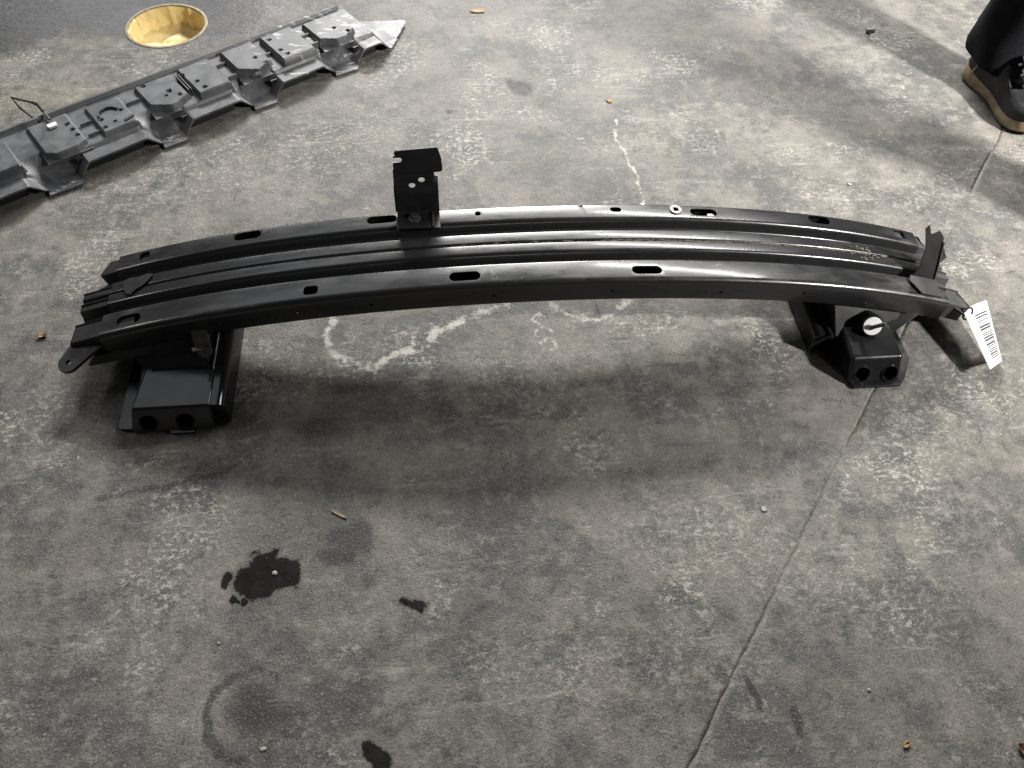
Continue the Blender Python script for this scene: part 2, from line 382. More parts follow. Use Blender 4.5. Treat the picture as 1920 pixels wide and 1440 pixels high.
pale = (.74*line([(-.322,.011),(-.334,-.028),(-.327,-.061),(-.303,-.088),(-.285,-.094),(-.255,-.099),(-.222,-.08),(-.169,-.064),(-.149,-.035),(-.114,-.018),(-.076,.003),(-.03,.014)],.009)
        +.5*line([(-.16,-.045),(-.158,-.03)],.006)+.5*line([(-.19,-.06),(-.192,-.045)],.004)
        +.66*line([(.05,.013),(.071,-.006),(.101,-.022),(.124,-.026),(.153,-.014),(.186,.010)],.009)
        +.62*line([(.254,.515),(.238,.468),(.246,.417),(.252,.383),(.259,.347),(.261,.3),(.258,.24)],.0045)
        +.4*line([(-.066,.48),(-.08,.43),(-.108,.399)],.008))
pale += .72*line(circ(.023,-.021,.011,30,330),.0034)+.72*line(circ(.030,-.052,.013,-30,200),.0034)+.7*line(circ(.034,-.072,.012,90,400),.0034)
pale += .48*line(circ(-.269,-.118,.015),.0034)+.5*line(circ(.444,-.362,.017,n=6),.002)+.45*line(circ(-.173,-.195,.011,90,220),.002)+.33*line(circ(-.409,-.356,.025,200,340),.002)
pale += .40*line(circ(-.779,.056,.028,250,470),.004)+.36*line(circ(-.404,-.203,.018),.0025)+.32*line(circ(.295,-.349,.018,180,360),.002)
pale += .40*line(circ(.62,-.47,.05,20,100),.003)+.5*line([(.53,-.35),(.56,-.37)],.012)+.6*line([(-.60,.30),(-.57,.33)],.004)+.5*line([(-.50,.37),(-.53,.335)],.004)
brk = np.zeros(len(co)); hot = np.nonzero(pale > .03)[0]
for k in hot: brk[k] = mnoise.noise((px_[k]*38, py_[k]*38, 5.))+.6*mnoise.noise((px_[k]*95, py_[k]*95, 2.))
A[:, 1] = pale*np.clip(1+.75*brk, .25, 1.5)
A[:, 2] = np.clip(.95*blob(-.78,1.02,.30,.17,.1)+.7*blob(-1.12,.86,.12,.10)+.55*blob(-.60,.90,.12,.10)+.5*blob(-1.0,1.05,.3,.15), 0, 1)
B[:, 0] = np.clip(.9*blob(.56,-.36,.07,.09)+.7*blob(.25,-.43,.08,.07)+.7*blob(-.02,-.14,.16,.07)+.75*blob(-.66,.36,.20,.09,.5)+.7*blob(-.32,.47,.20,.11,.6)+.6*blob(.36,.45,.16,.08)
        +.7*blob(.40,-.52,.12,.07)+.6*blob(.66,-.25,.10,.08)+.6*blob(.73,-.13,.05,.05)+.6*blob(-.22,-.06,.07,.03)+.6*blob(.05,-.60,.2,.05)+.5*blob(-.5,-.45,.06,.05)+.5*blob(.14,-.40,.10,.06)+.5*blob(.8,.25,.2,.06)+.7*blob(-.95,.62,.25,.08), 0, 1)
B[:, 1] = .55*(np.abs(Z.ravel()) > .0010)+.7*blob(-.95,.62,.28,.10)+.5*blob(.1,-.63,.2,.05)+.4*blob(.55,-.45,.15,.1)+.4*blob(-.3,-.35,.1,.03)+.45*blob(-.36,-.24,.1,.03)
oil = poly([(-.437,-.439),(-.434,-.428),(-.418,-.42),(-.412,-.407),(-.394,-.404),(-.384,-.397),(-.379,-.416),(-.353,-.421),(-.35,-.442),(-.355,-.456),(-.382,-.46),(-.392,-.468),(-.416,-.467),(-.433,-.459)],.013)
for (x, y, r) in ((-.446,-.436,.0075),(-.449,-.446,.005),(-.435,-.468,.0055),(-.421,-.473,.005),(-.43,-.47,.003)): oil = np.maximum(oil, np.clip(1.2*np.exp(-((np.hypot(px_-x, py_-y)/r)**2)), 0, 1))
oil = np.maximum(oil, .76*poly([(-.226,-.486),(-.206,-.479),(-.176,-.494),(-.185,-.508)],.006))
oil = np.maximum(oil, .70*poly([(-.27,-.656),(-.256,-.650),(-.224,-.672),(-.222,-.69),(-.240,-.700)],.007))
oil = np.maximum(oil, .60*poly([(-.250,-.644),(-.229,-.638),(-.224,-.660)],.007))
B[:, 2] = oil
for nm, arr in (('stain', A), ('wear', B)):
    at = me.attributes.new(nm, 'FLOAT_COLOR', 'POINT'); at.data.foreach_set('color', np.clip(arr, 0, 2).ravel())
me.materials.append(M_FLOOR); me.shade_smooth()
floor = bpy.data.objects.new('floor', me); COL.objects.link(floor); props(floor, kind='structure')

# the lined opening in the floor
drain = thing('floor_opening', 'round hole in the dark damp floor with a yellow ribbed liner', 'hole', (HOLE[0], HOLE[1], 0))
vs, fs = [], []; N = 96; rings = [(HR-.0005, .0012), (HR-.002, -.004), (HR-.004, -.025), (HR-.007, -.05), (HR-.010, -.056)]
for (r, z) in rings:
    for k in range(N):
        a = 2*math.pi*k/N; rib = 0 if z > -.003 else .006*max(0, math.cos(a*11+.4))**3
        vs.append((HOLE[0]+(r-rib)*math.cos(a), HOLE[1]+(r-rib)*math.sin(a), z))
for i in range(len(rings)-1):
    for k in range(N): fs.append((i*N+k, i*N+(k+1)%N, (i+1)*N+(k+1)%N, (i+1)*N+k))
obj('liner_wall', vs, fs, M_YEL, drain)
vs, fs = [], []; R = 12
for i in range(R+1):
    for k in range(N):
        a = 2*math.pi*k/N; r = (HR-.004)*i/R
        x, y = HOLE[0]+r*math.cos(a), HOLE[1]+r*math.sin(a)
        vs.append((x, y, -.046+.010*mnoise.noise((x*28, y*28, 1.))+.012*math.exp(-((x-HOLE[0]+.02)**2+(y-HOLE[1]+.05)**2)/.0016)))
for i in range(R):
    for k in range(N): fs.append((i*N+k, i*N+(k+1)%N, (i+1)*N+(k+1)%N, (i+1)*N+k))
obj('liner_base', vs, fs, M_YEL, drain, angle=80)
vs, fs = [], []
prof = [(HR-.0035, -.002), (HR-.003, .0016), (HR+.0005, .002), (HR+.0032, .0012), (HR+.0034, -.002)]
for (r, z) in prof:
    for k in range(N):
        a = 2*math.pi*k/N; j = .0007*mnoise.noise((math.cos(a)*9, math.sin(a)*9, z*300)); vs.append((HOLE[0]+(r+j)*math.cos(a), HOLE[1]+(r+j)*math.sin(a), z))
for i in range(len(prof)-1):
    for k in range(N): fs.append((i*N+k, i*N+(k+1)%N, (i+1)*N+(k+1)%N, (i+1)*N+k))
obj('rim', vs, fs, M_RIM, drain)

# ------------------------------------------------------------------ the bumper beam
def bow(x): return .16539-.14569*x*x-.09038*x**4
beam = thing('bumper_beam', 'long black bowed steel bumper beam standing on two feet on the floor', 'bumper beam', (0, 0, 0))
PROF = [(.083,-.044,.004),(.083,0,.005),(.0475,0,.007),(.0445,-.020,.004),(.0280,-.020,.004),(.0245,-.001,.003),(.0045,-.001,.003),(.0022,-.0075,.0008),
        (.0000,-.001,.0018),(-.0200,-.001,.006),(-.0235,-.020,.004),(-.0370,-.020,.004),(-.0405,0,.003),(-.0835,0,.009),(-.0835,-.044,.004)]
def beam_tube(loop_out, loop_in, xs, ends=None):
    n = len(loop_out); vs, fs = [], []; m = len(xs)
    for x in xs:
        for L in (loop_out, loop_in):
            for (y, z) in L:
                xx = x if ends is None else ends(x, y)
                vs.append((xx, y, bow(xx)+z))
    def id_(i, l, k): return i*2*n+l*n+(k % n)
    for i in range(m-1):
        for k in range(n):
            fs.append((id_(i,0,k), id_(i,0,k+1), id_(i+1,0,k+1), id_(i+1,0,k)))
            fs.append((id_(i,1,k), id_(i+1,1,k), id_(i+1,1,k+1), id_(i,1,k+1)))
    for i in (0, m-1):
        for k in range(n): fs.append((id_(i,0,k), id_(i,1,k), id_(i,1,k+1), id_(i,0,k+1)))
    return vs, fs
outer = fillet(PROF, 5); inner = offset_loop(outer, .0022)
xs = [round(-.652+i*(1.352/90), 5) for i in range(91)]
shell = obj('beam_shell', *beam_tube(outer, inner, xs), M_BEAM, beam)
def face_frame(x):
    s = -2*.14569*x-4*.09038*x**3; Xv = Vector((1, 0, s)).normalized(); Yv = Vector((0, 1, 0)); return (Xv, Yv, Xv.cross(Yv))
def fslot(x, y, lx, ly, r=None, seg=6): return slot(x, y, bow(x), lx, ly, .012, r, seg, face_frame(x))
cuts = [fslot(-.607,.067,.018,.017,.005), fslot(-.439,.0695,.044,.0165), fslot(-.227,.0695,.047,.016), fslot(-.076,.068,.0095,.0095), fslot(.089,.079,.009,.009),
        fslot(.146,.069,.019,.0105), fslot(.293,.066,.046,.0165), fslot(.503,.069,.041,.018), fslot(.665,.067,.023,.0175,.003),
        fslot(-.608,-.062,.040,.018), fslot(-.331,-.063,.0215,.0165,.005), fslot(-.104,-.062,.0465,.0175), fslot(.172,-.062,.047,.0165), fslot(-.06,-.066,.003,.003), fslot(.246,.069,.010,.010,.001)]
FY = (Vector((1,0,0)), Vector((0,0,1)), Vector((0,1,0)))
for (x, dz) in ((-.353,-.022),(-.245,-.024),(-.062,-.024),(.118,-.022),(.292,-.026),(.43,-.02)):
    cuts.append(slot(x, -.0835, bow(x)+dz, .0055, .0055, .008, None, 4, FY))
cut(shell, cuts)
# plain washer with the square hole
x = .246; fr = face_frame(x)
v, f = slot(x, .069, bow(x)+.0012, .0195, .0195, .0010, None, 6, fr)
wsh = cut(obj('square_hole_washer', v, f, M_STEEL, beam), [slot(x, .069, bow(x), .0085, .0085, .01, .0008, 2, fr)])
props(wsh, 'pale steel washer with a square hole')
# light clip inside the long slot next to it
v, f = slot(.307, .064, bow(.307)-.006, .014, .010, .0012, .004, 4, face_frame(.307)); obj('slot_clip', v, f, M_STEEL, beam)
# tan residue along the centre seam
parts = []
xq = -.12
while xq < .64:
    dens = .35 if xq < .1 else (1.0 if xq < .55 else .7)
    if random.random() < dens:
        r = random.uniform(.0006, .0014); l = random.uniform(.002, .007)
        y = .0022+random.uniform(-.0010, .0010); z = bow(xq)-.0036+random.uniform(0, .002)
        parts.append(tube([(xq-l, y, z+bow(xq-l)-bow(xq)), (xq, y, z+.0004), (xq+l, y, z+bow(xq+l)-bow(xq))], [r*.4, r, r*.4], 5))
    xq += random.uniform(.003, .010)
obj('seam_residue', *join(*parts), M_SEAM, beam)
parts = []
for _ in range(46):
    xq = random.gauss(.565, .014); y = random.choice([random.gauss(.010, .004), random.gauss(-.007, .004)]); r = random.uniform(.0004, .0011)
    if abs(y-.0022) < .0045 or y > .020 or y < -.0145: continue
    parts.append(slot(xq, y, bow(xq)-.0008, r*3.4, r*1.6, .0004, None, 2, face_frame(xq)))
obj('dried_spatter', *join(*parts), M_SEAM, beam)

# end brackets: sleeves that come out of both ends
sleeve = offset_loop(outer, .0045); sleeve_in = offset_loop(outer, .0068)
def left_end(x, y):
    if x > -.69: return x
    return float(np.interp(y, [-.09, -.03, .030, .044, .047, .060, .084], [-.702, -.700, -.703, -.690, -.672, -.692, -.655]))
def right_end(x, y):
    if x < .73: return x
    return float(np.interp(y, [-.09, -.04, .0, .05, .07, .084], [.745, .738, .735, .728, .716, .700]))
eb = obj('end_bracket', *beam_tube(sleeve, sleeve_in, [-.70, -.67, -.655, -.64, -.60], left_end), M_RUB, beam)
er = obj('end_bracket', *beam_tube(sleeve, sleeve_in, [.62, .66, .695, .715, .74], right_end), M_FLAP, beam)
def ear(x0, y0, z0, x1, y1, z1, r0, r1, t, hole_r, mat, name, parent):
    d = Vector((x1-x0, y1-y0, z1-z0)); L = d.length; X_ = d.normalized(); Z_ = Vector((0, 0, 1)); Y_ = Z_.cross(X_).normalized(); Z_ = X_.cross(Y_)
    pts = [(L*1.0, -r1), (L*1.0, r1)]
    for k in range(13):
        a = math.radians(90+180*k/12+0); pts.append((r0*math.cos(a), r0*math.sin(a)))
    c = Vector((x0, y0, z0)); v, f = prism([c+X_*p[0]+Y_*p[1]-Z_*t/2 for p in pts], Z_, t)
    o = obj(name, v, f, mat, parent); bevel(o, t*.25, 2)
    if hole_r: cut(o, [slot(x0, y0, z0, hole_r*2, hole_r*2, .01, None, 5, (X_, Y_, Z_))])
    return o
e1 = ear(-.703, -.103, .052, -.668, -.058, .064, .0165, .026, .006, .0042, M_RUB, 'ear', eb)
e2 = ear(.749, -.087, .044, .722, -.060, .056, .011, .018, .004, .0035, M_RUB, 'ear', er)
# lip under the left end
v, f = hexa([(-.690,-.093,.026),(-.584,-.093,.050),(-.584,-.078,.050),(-.690,-.078,.026)], [(-.672,-.0865,.046),(-.584,-.0865,.066),(-.584,-.078,.066),(-.672,-.078,.046)])
bevel(obj('lip', v, f, M_RUB, eb), .003, 2)

# torn plastic flap standing up at the right end
fl_pts = [(.634,-.041,.081),(.643,-.037,.091),(.650,-.032,.101),(.652,-.018,.131),(.642,-.003,.162),(.646,-.002,.170),(.655,-.007,.153),(.668,-.005,.159),(.677,-.009,.150),(.679,-.012,.143),(.684,-.042,.077)]
def sheet(pts, thick, nrm): return prism(pts, nrm, thick)
flap = obj('torn_flap', *sheet(fl_pts, .0026, Vector((0, .91, .41))), M_RUB, beam)
fl2 = [(.6795,-.012,.143),(.6915,-.008,.125),(.7035,-.014,.107),(.6925,-.020,.103),(.688,-.030,.091),(.6845,-.042,.077)]
obj('torn_wing', *sheet(fl2, .0026, Vector((-.45, .80, .38))), M_RUB, flap)
obj('fold', *tube([(.6795,-.0125,.1435),(.6825,-.028,.110),(.6845,-.0425,.077)], .0017, 6), M_FLAP, flap)
v, f = prism([(.627,-.052,bow(.627)+.002),(.634,-.040,bow(.634)+.0028),(.684,-.040,bow(.684)+.0028),(.700,-.052,bow(.700)+.002),(.697,-.066,bow(.697)+.002),(.683,-.078,bow(.683)+.002),(.640,-.078,bow(.640)+.002)], (0,0,1), .003)
o = bevel(obj('flap_base', v, f, M_FLAP, flap), .0008, 2)
cut(o, [slot(.690, -.060, bow(.69)+.003, .016, .010, .008, .001, 2, face_frame(.69))])
props(flap, 'ragged torn black plastic flap sticking up at the beam end')
# flap pressed into the channels at the left end
pts = [(-.634,.019),(-.622,.0235),(-.606,.0215),(-.592,.0245),(-.583,.020),(-.590,.008),(-.597,.000),(-.606,-.004),(-.613,-.0135),(-.622,-.009),(-.629,.004)]
v = [(x, y, bow(x)+.0004) for (x, y) in pts]
o = obj('rubber_patch', *prism(v, (0,0,1), .002), M_RUB, beam); bevel(o, .0006, 1)

# upright bracket bolted on the far flange
BX0, BX1 = -.201, -.136; zb = bow(-.17)
path = fillet([(.040, zb+.0016, 0), (.0765, zb+.0016, .006), (.0815, zb+.043, .008), (.106, zb+.050, .008), (.113, zb+.084, 0)], 5, closed=False)
def strip(path, x0f, x1f, t):
    n = len(path); nr = []
    for i in range(n):
        a = Vector(path[max(i-1, 0)]); b = Vector(path[min(i+1, n-1)]); d = (b-a).normalized(); nr.append((-d.y, d.x))
    vs, fs = [], []
    for i, (y, z) in enumerate(path):
        for (o_, xf) in ((0, x0f), (0, x1f), (t, x1f), (t, x0f)):
            vs.append((xf(i), y+nr[i][0]*o_, z+nr[i][1]*o_))
    for i in range(n-1):
        for k in range(4): fs.append((i*4+k, i*4+(k+1)%4, i*4+4+(k+1)%4, i*4+4+k))
    fs += [(3,2,1,0), tuple((n-1)*4+k for k in range(4))]
    return vs, fs
L_ = len(path)
def top_part(i): return path[i][1] > zb+.062
br = obj('upright_bracket', *strip(path, lambda i: BX0-.001, lambda i: BX1, .0024), M_SATIN, beam, angle=50)
hy = .094; hz = zb+.047
cut(br, [slot(-.176, .089, hz, .0105, .0095, .02, None, 6), slot(-.161, .098, hz+.002, .0105, .0095, .02, None, 6),
         slot(-.200, .112, zb+.078, .022, .0075, .02, .003, 4, FY), slot(-.137, .108, zb+.0545, .009, .006, .02, .002, 4, FY)])
pl = [(-.203,zb+.056),(-.203,zb+.071),(-.200,zb+.0742),(-.191,zb+.0742),(-.189,zb+.0760),(-.189,zb+.0800),(-.1915,zb+.0820),(-.1985,zb+.0820),(-.2000,zb+.0890),(-.1975,zb+.0925),(-.136,zb+.0965),(-.1335,zb+.0940),(-.129,zb+.078),(-.128,zb+.060),(-.131,zb+.0575),(-.142,zb+.0570)]
o = obj('head_plate', *prism([(x, .1095+(z-zb-.058)*.22-.0028, z) for (x, z) in pl], (0, -1, .22), .0024), M_SATIN, br); bevel(o, .0006, 2, 50)
obj('side_flange', *prism([(BX0-.0012,.0775,zb+.004),(BX0-.0012,.084,zb+.042),(BX0-.0012,.105,zb+.048),(BX0-.0012,.110,zb+.060),(BX0-.0012,.118,zb+.058),(BX0-.0012,.116,zb+.042),(BX0-.0012,.092,zb+.034),(BX0-.0012,.086,zb+.006)], (-1,0,0), .0022), M_SATIN, br)
obj('bead', *tube([(-.1475,.0415,zb+.004),(-.1475,.055,zb+.0043),(-.1475,.068,zb+.0045),(-.1475,.073,zb+.006)], [.0022,.0028,.0026,.001], 8), M_SATIN, br)
bolt = obj('bolt', *prism([(-.1755+.0060*math.cos(math.radians(60*k+12)), .0620+.0060*math.sin(math.radians(60*k+12)), zb+.006) for k in range(6)], (0,0,1), .0055), M_DARKST, br); bevel(bolt, .0006, 2)
vs, fs = [], []
for (r, z) in ((.0100,.0040),(.0100,.0052),(.0062,.0066),(.0,.0066)):
    for k in range(20): vs.append((-.1755+r*math.cos(k*math.pi/10), .0620+r*math.sin(k*math.pi/10), zb+z))
for i in range(3):
    for k in range(20): fs.append((i*20+k, i*20+(k+1)%20, (i+1)*20+(k+1)%20, (i+1)*20+k))
obj('bolt_flange', vs, fs, M_DARKST, bolt)

# feet: crush cans on folded base plates
def foot(s):
    """s=-1 left, +1 right"""
    def X_(v): return [(s*p[0], p[1], p[2]) for p in v]
    def bx(*a): v, f = box(*a); return X_(v), f
    tp = lambda x: bow(x)-.043
    v, f = hexa([(.500,-.118,.038),(.596,-.118,.038),(.596,.07,.038),(.500,.07,.038)],
                [(.494,-.080,tp(.494)),(.628,-.080,tp(.628)),(.628,.07,tp(.628)),(.494,.07,tp(.494))])
    can = obj('mounting_foot', X_(v), f, M_GLOSS if s < 0 else M_MATT, beam); bevel(can, .004, 3)
    # base plate on the floor
    poly_ = []
    for (cx, cy, a0) in ((.622,-.186,270),(.622,.085,0),(.482,.085,90),(.482,-.186,180)):
        for k in range(6):
            a = math.radians(a0+90*k/5); poly_.append((s*(cx+.012*math.cos(a)), cy+.012*math.sin(a), .0005))
    if s > 0:
        poly_ = [(x, y, .0005) for (x, y) in ((.470,-.112),(.484,-.122),(.512,-.172),(.520,-.196),(.600,-.196),(.612,-.184),(.628,-.158),(.637,-.140),(.634,.085),(.620,.097),(.482,.097),(.470,.085))]
    pl = obj('base_plate', *prism(poly_, (0,0,1), .006), M_GLOSS, can); bevel(pl, .0015, 2)
    # raised folded box of the base: inner wall, top and sloped front with two holes
    yf = -.200 if s < 0 else -.128
    prof = fillet([(.4685,.003,0),(.4715,.041,.011),(.600,.041,.004),(.612,.006,.002)], 5, closed=False)
    yy = [yf+.016, yf+.022, -.05, .075]
    vs, fs = [], []
    for iy, y in enumerate(yy):
        for (x, z) in prof: vs.append((s*x, y, z))
    n = len(prof)
    for iy in range(len(yy)-1):
        for k in range(n-1): fs.append((iy*n+k, iy*n+k+1, (iy+1)*n+k+1, (iy+1)*n+k))
    # front slope
    base = len(vs)
    for (x, z) in prof: vs.append((s*x, yf+(.016*(z/.041))*.9, min(z, .0065)))
    for k in range(n-1): fs.append((k+1, k, base+k, base+k+1))
    fs.append(tuple((len(yy)-1)*n+k for k in range(n)))
    ob = obj('base_box', vs, fs, M_GLOSS, can, angle=50)
    if s > 0:
        v, f = hexa([(.513,-.190,.004),(.603,-.190,.004),(.603,-.10,.004),(.513,-.10,.004)], [(.511,-.166,.046),(.598,-.166,.046),(.598,-.10,.050),(.511,-.10,.050)])
        nose = obj('nose_box', v, f, M_GLOSS, can); bevel(nose, .006, 3)
        hs = [(.533,-.180),(.580,-.181)]
    else:
        v, f = hexa([(-.612,-.204,.004),(-.490,-.204,.004),(-.490,-.13,.004),(-.612,-.13,.004)], [(-.602,-.186,.0435),(-.490,-.186,.0435),(-.490,-.112,.0435),(-.594,-.112,.0435)])
        nose = obj('nose_box', v, f, M_GLOSS, can); bevel(nose, .003, 3)
        hs = [(-.583,-.1965),(-.530,-.1965)]
    fr = (Vector((1,0,0)), Vector((0,.55,.835)), Vector((0,-.835,.55)))
    cut(nose, [slot(x, y, .020, .026, .026, .018, None, 8, fr) for (x, y) in hs])
    for (x, y) in hs:   # rolled edge of each hole
        c = Vector((x, y, .020)); X1, Y1, Z1 = fr
        ring = [c+X1*.0132*math.cos(q)+Y1*.0132*math.sin(q)+Z1*.0012 for q in [2*math.pi*k/24 for k in range(24)]]
        obj('hole_edge', *tube(ring, .0011, 6, True), M_GLOSS, nose)
    # front tab
    if s < 0: obj('front_tab', *prism([(-.560,-.199,.002),(-.515,-.199,.002),(-.520,-.209,.002),(-.552,-.209,.002)], (0,0,1), .006), M_GLOSS, pl)
    # weld bead: overlapping ripples
    pts = []
    for k in range(15):
        y = -.052-k*.0048
        pts.append((s*(.4935+.0006*math.sin(k*2.1)), y, .0430))
    wp = [tube([(p[0]-.0001, p[1]-.0026, p[2]-.0012), (p[0], p[1], p[2]+.0014), (p[0]+.0001, p[1]+.0026, p[2]-.0012)], [.0018, .0037, .0018], 8) for p in pts]
    obj('weld_bead', *join(*wp), M_GLOSS, can, angle=80)
    if s < 0:
        wp = []
        for k in range(16): wp.append(tube([(-.585+k*.0055, -.116, .043), (-.5825+k*.0055, -.1165, .0452), (-.580+k*.0055, -.116, .043)], [.0015, .003, .0015], 7))
        obj('weld_bead', *join(*wp), M_GLOSS, can, angle=80)
    # tab with washer and stud
    if s < 0:
        c = Vector((-.503, -.099, .063)); nv = Vector((.10, -.83, .55)).normalized()
        xa = Vector((1, 0, .1)).normalized(); ya = nv.cross(xa).normalized()
        pts = [c+xa*(-.012)+ya*.035, c+xa*.012+ya*.035]+[c+xa*.012*math.cos(math.radians(-180*k/10))+ya*.012*math.sin(math.radians(-180*k/10)) for k in range(11)]
        if (ya.z < 0): pts = [c+(p-c)-2*ya*((p-c).dot(ya)) for p in pts]
        tab = obj('stud_tab', *prism(pts, nv, .003), M_DARKST, can); bevel(tab, .0008, 2)
        obj('washer', *slot(*(c+nv*.004), .0200, .0200, .0012, None, 6, (xa, ya, nv)), M_DARKST, can)
        obj('stud', *tube([c, c+nv*.010+Vector((-.004,.0,.006)), c+nv*.018+Vector((-.0085,.0,.013))], .0031, 10), M_STEEL, can)
    else:
        c = Vector((.553, -.117, .066)); nv = Vector((-.15, -.80, .58)).normalized()
        xa = Vector((1, 0, .26)).normalized(); ya = nv.cross(xa).normalized()
        boss = obj('stud_boss', *tube([c-nv*.03, c-nv*.006, c+nv*.002], [.0185, .0185, .0175], 24), M_GLOSS, can)
        dsk = obj('white_disc', *slot(*(c+nv*.0026), .030, .030, .0012, None, 8, (xa, ya, nv)), M_WHITE, can)
        props(dsk, 'bright white round patch on the right foot')
        obj('stud', *tube([c+nv*.001+Vector((-.004,0,-.012)), c+nv*.008, c+nv*.016+Vector((.012,.0,.010))], .0034, 10), M_DARKST, can)
        # folded brace up to the beam end
        v, f = hexa([(.595,-.122,.046),(.612,-.090,.040),(.604,.02,.040),(.585,.02,.046)], [(.650,-.090,.050),(.662,-.078,.046),(.655,.02,.052),(.630,.02,.058)])
        o = obj('brace', v, f, M_RUB, can); bevel(o, .002, 2)
    return can
f1 = foot(-1); props(f1, 'glossy black left foot with two round holes at its front'); f2 = foot(1); props(f2, 'glossy black right foot carrying a white round patch')

# ------------------------------------------------------------------ barcode label hanging from the right end
tag = thing('barcode_label', 'white paper label with a barcode tied to the beam end', 'label', (.76, -.12, .0))
TL, TR, BR, BL = Vector((.7335,-.0835,.050)), Vector((.799,-.053,.037)), Vector((.787,-.166,.014)), Vector((.746,-.190,.027))
def tagp(u, v):
    p = TL.lerp(TR, u).lerp(BL.lerp(BR, u), v); return p+Vector((0, 0, .004*math.sin(math.pi*u)))
rt = random.Random(5)
rows = [0, .12, .155]; y = .155
while y < .90:
    y += rt.choice((.014, .020, .030, .036)); rows.append(y); y += rt.choice((.009, .012, .014)); rows.append(y)
rows.append(1.0)
flag = []; t = 0
for i in range(len(rows)-1): flag.append(2 <= i < len(rows)-2 and i % 2 == 0)
us = [0, .07, .10, .16, .19, .30, .45, .60, .74, .86, 1.0]
vs, fs, mi = [], [], []
for v_ in rows:
    for u in us: vs.append(tuple(tagp(u, v_)))
nu = len(us)
for i in range(len(rows)-1):
    for k in range(nu-1):
        fs.append((i*nu+k, (i+1)*nu+k, (i+1)*nu+k+1, i*nu+k+1))
        u = (us[k]+us[k+1])/2; top = rows[i] < .28
        m = 1 if flag[i] and (.30 if not top else .30) < u < .86 else 0
        if m == 0 and (.10 < u < .16) and .30 < rows[i] < .9 and rt.random() < .5: m = 2
        mi.append(m)
lab = obj('label_sheet', vs, fs, [M_TAG, M_INK, M_FAINT], tag, angle=60)
for p_, m in zip(lab.data.polygons, mi): p_.material_index = m
md = lab.modifiers.new('thick', 'SOLIDIFY'); md.thickness = .0004
c = tagp(.20, .12)
ring = [c+Vector((.0075*math.cos(q)-.006, .004*math.sin(q)+.002, .0105*math.sin(q)+.001)) for q in [2*math.pi*k/20 for k in range(20)]]
obj('black_tie', *tube(ring, .0016, 7, True), M_RUB, tag)

# ------------------------------------------------------------------ moulded plastic shield lying behind on the left
O_ = Vector((-.936, .286, 0)); U_ = Vector((.820, .572, 0)).normalized(); V_ = Vector((-U_.y, U_.x, 0))
def UV(u, v, z): return O_+U_*u+V_*v+Vector((0, 0, z))
shield = thing('plastic_shield', 'long dark grey moulded plastic undershield lying beside the yellow hole', 'car shield', tuple(UV(.4, .08, 0)))
SHELF = [(-.30,-.115),(-.06,.083),(.160,.308),(.372,.506),(.573,.703),(.778,.856)]
TABS = [(-.108,-.066),(.092,.150),(.318,.362),(.518,.565),(.716,.768)]
def sstep(a, b, x): t = min(max((x-a)/(b-a), 0), 1); return t*t*(3-2*t)
def lin(a, b, x): return min(max((x-a)/(b-a), 0), 1)
def base_h(u, v):
    h = .0395
    # shelf in front
    if v < .030: h = .0395+(.033-.0395)*lin(.030, .026, v)
    # valleys down to the tabs
    for (a, b) in TABS:
        lo = lin(a-.026, a+.002, u)*(1-lin(b+.001, b+.027, u))
        if lo > 0:
            vv = .006+.034*lin(.018, .066, v)
            h = min(h, h*(1-lo)+min(h, vv)*lo)
    h += .008*lin(.150, .154, v)*(1-lin(.160, .163, v))         # rear rim
    if u > .84: h = h*(1-lin(.84, .865, u)*.80)                 # tapering tail
    return h+.0006*mnoise.noise((u*20, v*20, 0))
u0, u1, du = -.30, .955, .0032; v0, v1, dv = -.006, .170, .0032
nu_ = int((u1-u0)/du)+1; nv_ = int((v1-v0)/dv)+1
vs, fs, sc = [], [], []
def in_outline(u, v):
    if u > .80 and v > .170-(u-.80)*.62: return False
    if u > .86 and v < -.006+(u-.86)*.75: return False
    return True
for i in range(nu_):
    for j in range(nv_):
        u, v = u0+i*du, v0+j*dv; vs.append(tuple(UV(u, v, base_h(u, v))))
used = set()
for i in range(nu_-1):
    for j in range(nv_-1):
        u, v = u0+(i+.5)*du, v0+(j+.5)*dv
        if not in_outline(u, v): continue
        skip = False
        for (a, b) in TABS:      # bolt hole in the tab, drain hole in the valley
            if math.hypot(u-(a+b)/2, (v-.008)*1.0) < .0062: skip = True
        if not skip: fs.append((i*nv_+j, (i+1)*nv_+j, (i+1)*nv_+j+1, i*nv_+j+1))
# front skirt down to the floor under the shelves
for i in range(nu_-1):
    ua, ub = u0+i*du, u0+(i+1)*du; um = (ua+ub)/2
    if any(a-.004 <= um <= b+.008 for (a, b) in TABS) or um > .86: continue
    n = len(vs); ha = base_h(ua, v0); hb = base_h(ub, v0)
    vs += [tuple(UV(ua, v0, ha)), tuple(UV(ub, v0, hb)), tuple(UV(ub, v0, max(hb-.004, .003))), tuple(UV(ua, v0, max(ha-.004, .003)))]
    fs.append((n, n+1, n+2, n+3))
shade_strips = []  # black strips stand in for the shade under the shelf edges
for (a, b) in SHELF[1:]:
    if b-a > .05: shade_strips.append(prism([tuple(UV(a+.002, v0+.022, .001)), tuple(UV(b-.022, v0+.022, .001)), tuple(UV(b-.022, v0+.026, .001)), tuple(UV(a+.002, v0+.026, .001))], (0, 0, 1), .029))
def scuff_attr(o, base):
    me = o.data; at = me.attributes.new('scuff', 'FLOAT_COLOR', 'POINT')
    arr = np.zeros((len(me.vertices), 4), np.float32)
    for k, v in enumerate(me.vertices):
        p = v.co+Vector(base)-O_; u = p.dot(U_)
        arr[k, 0] = min(max((u-.40)/.40, -.12), .80)
    at.data.foreach_set('color', arr.ravel())
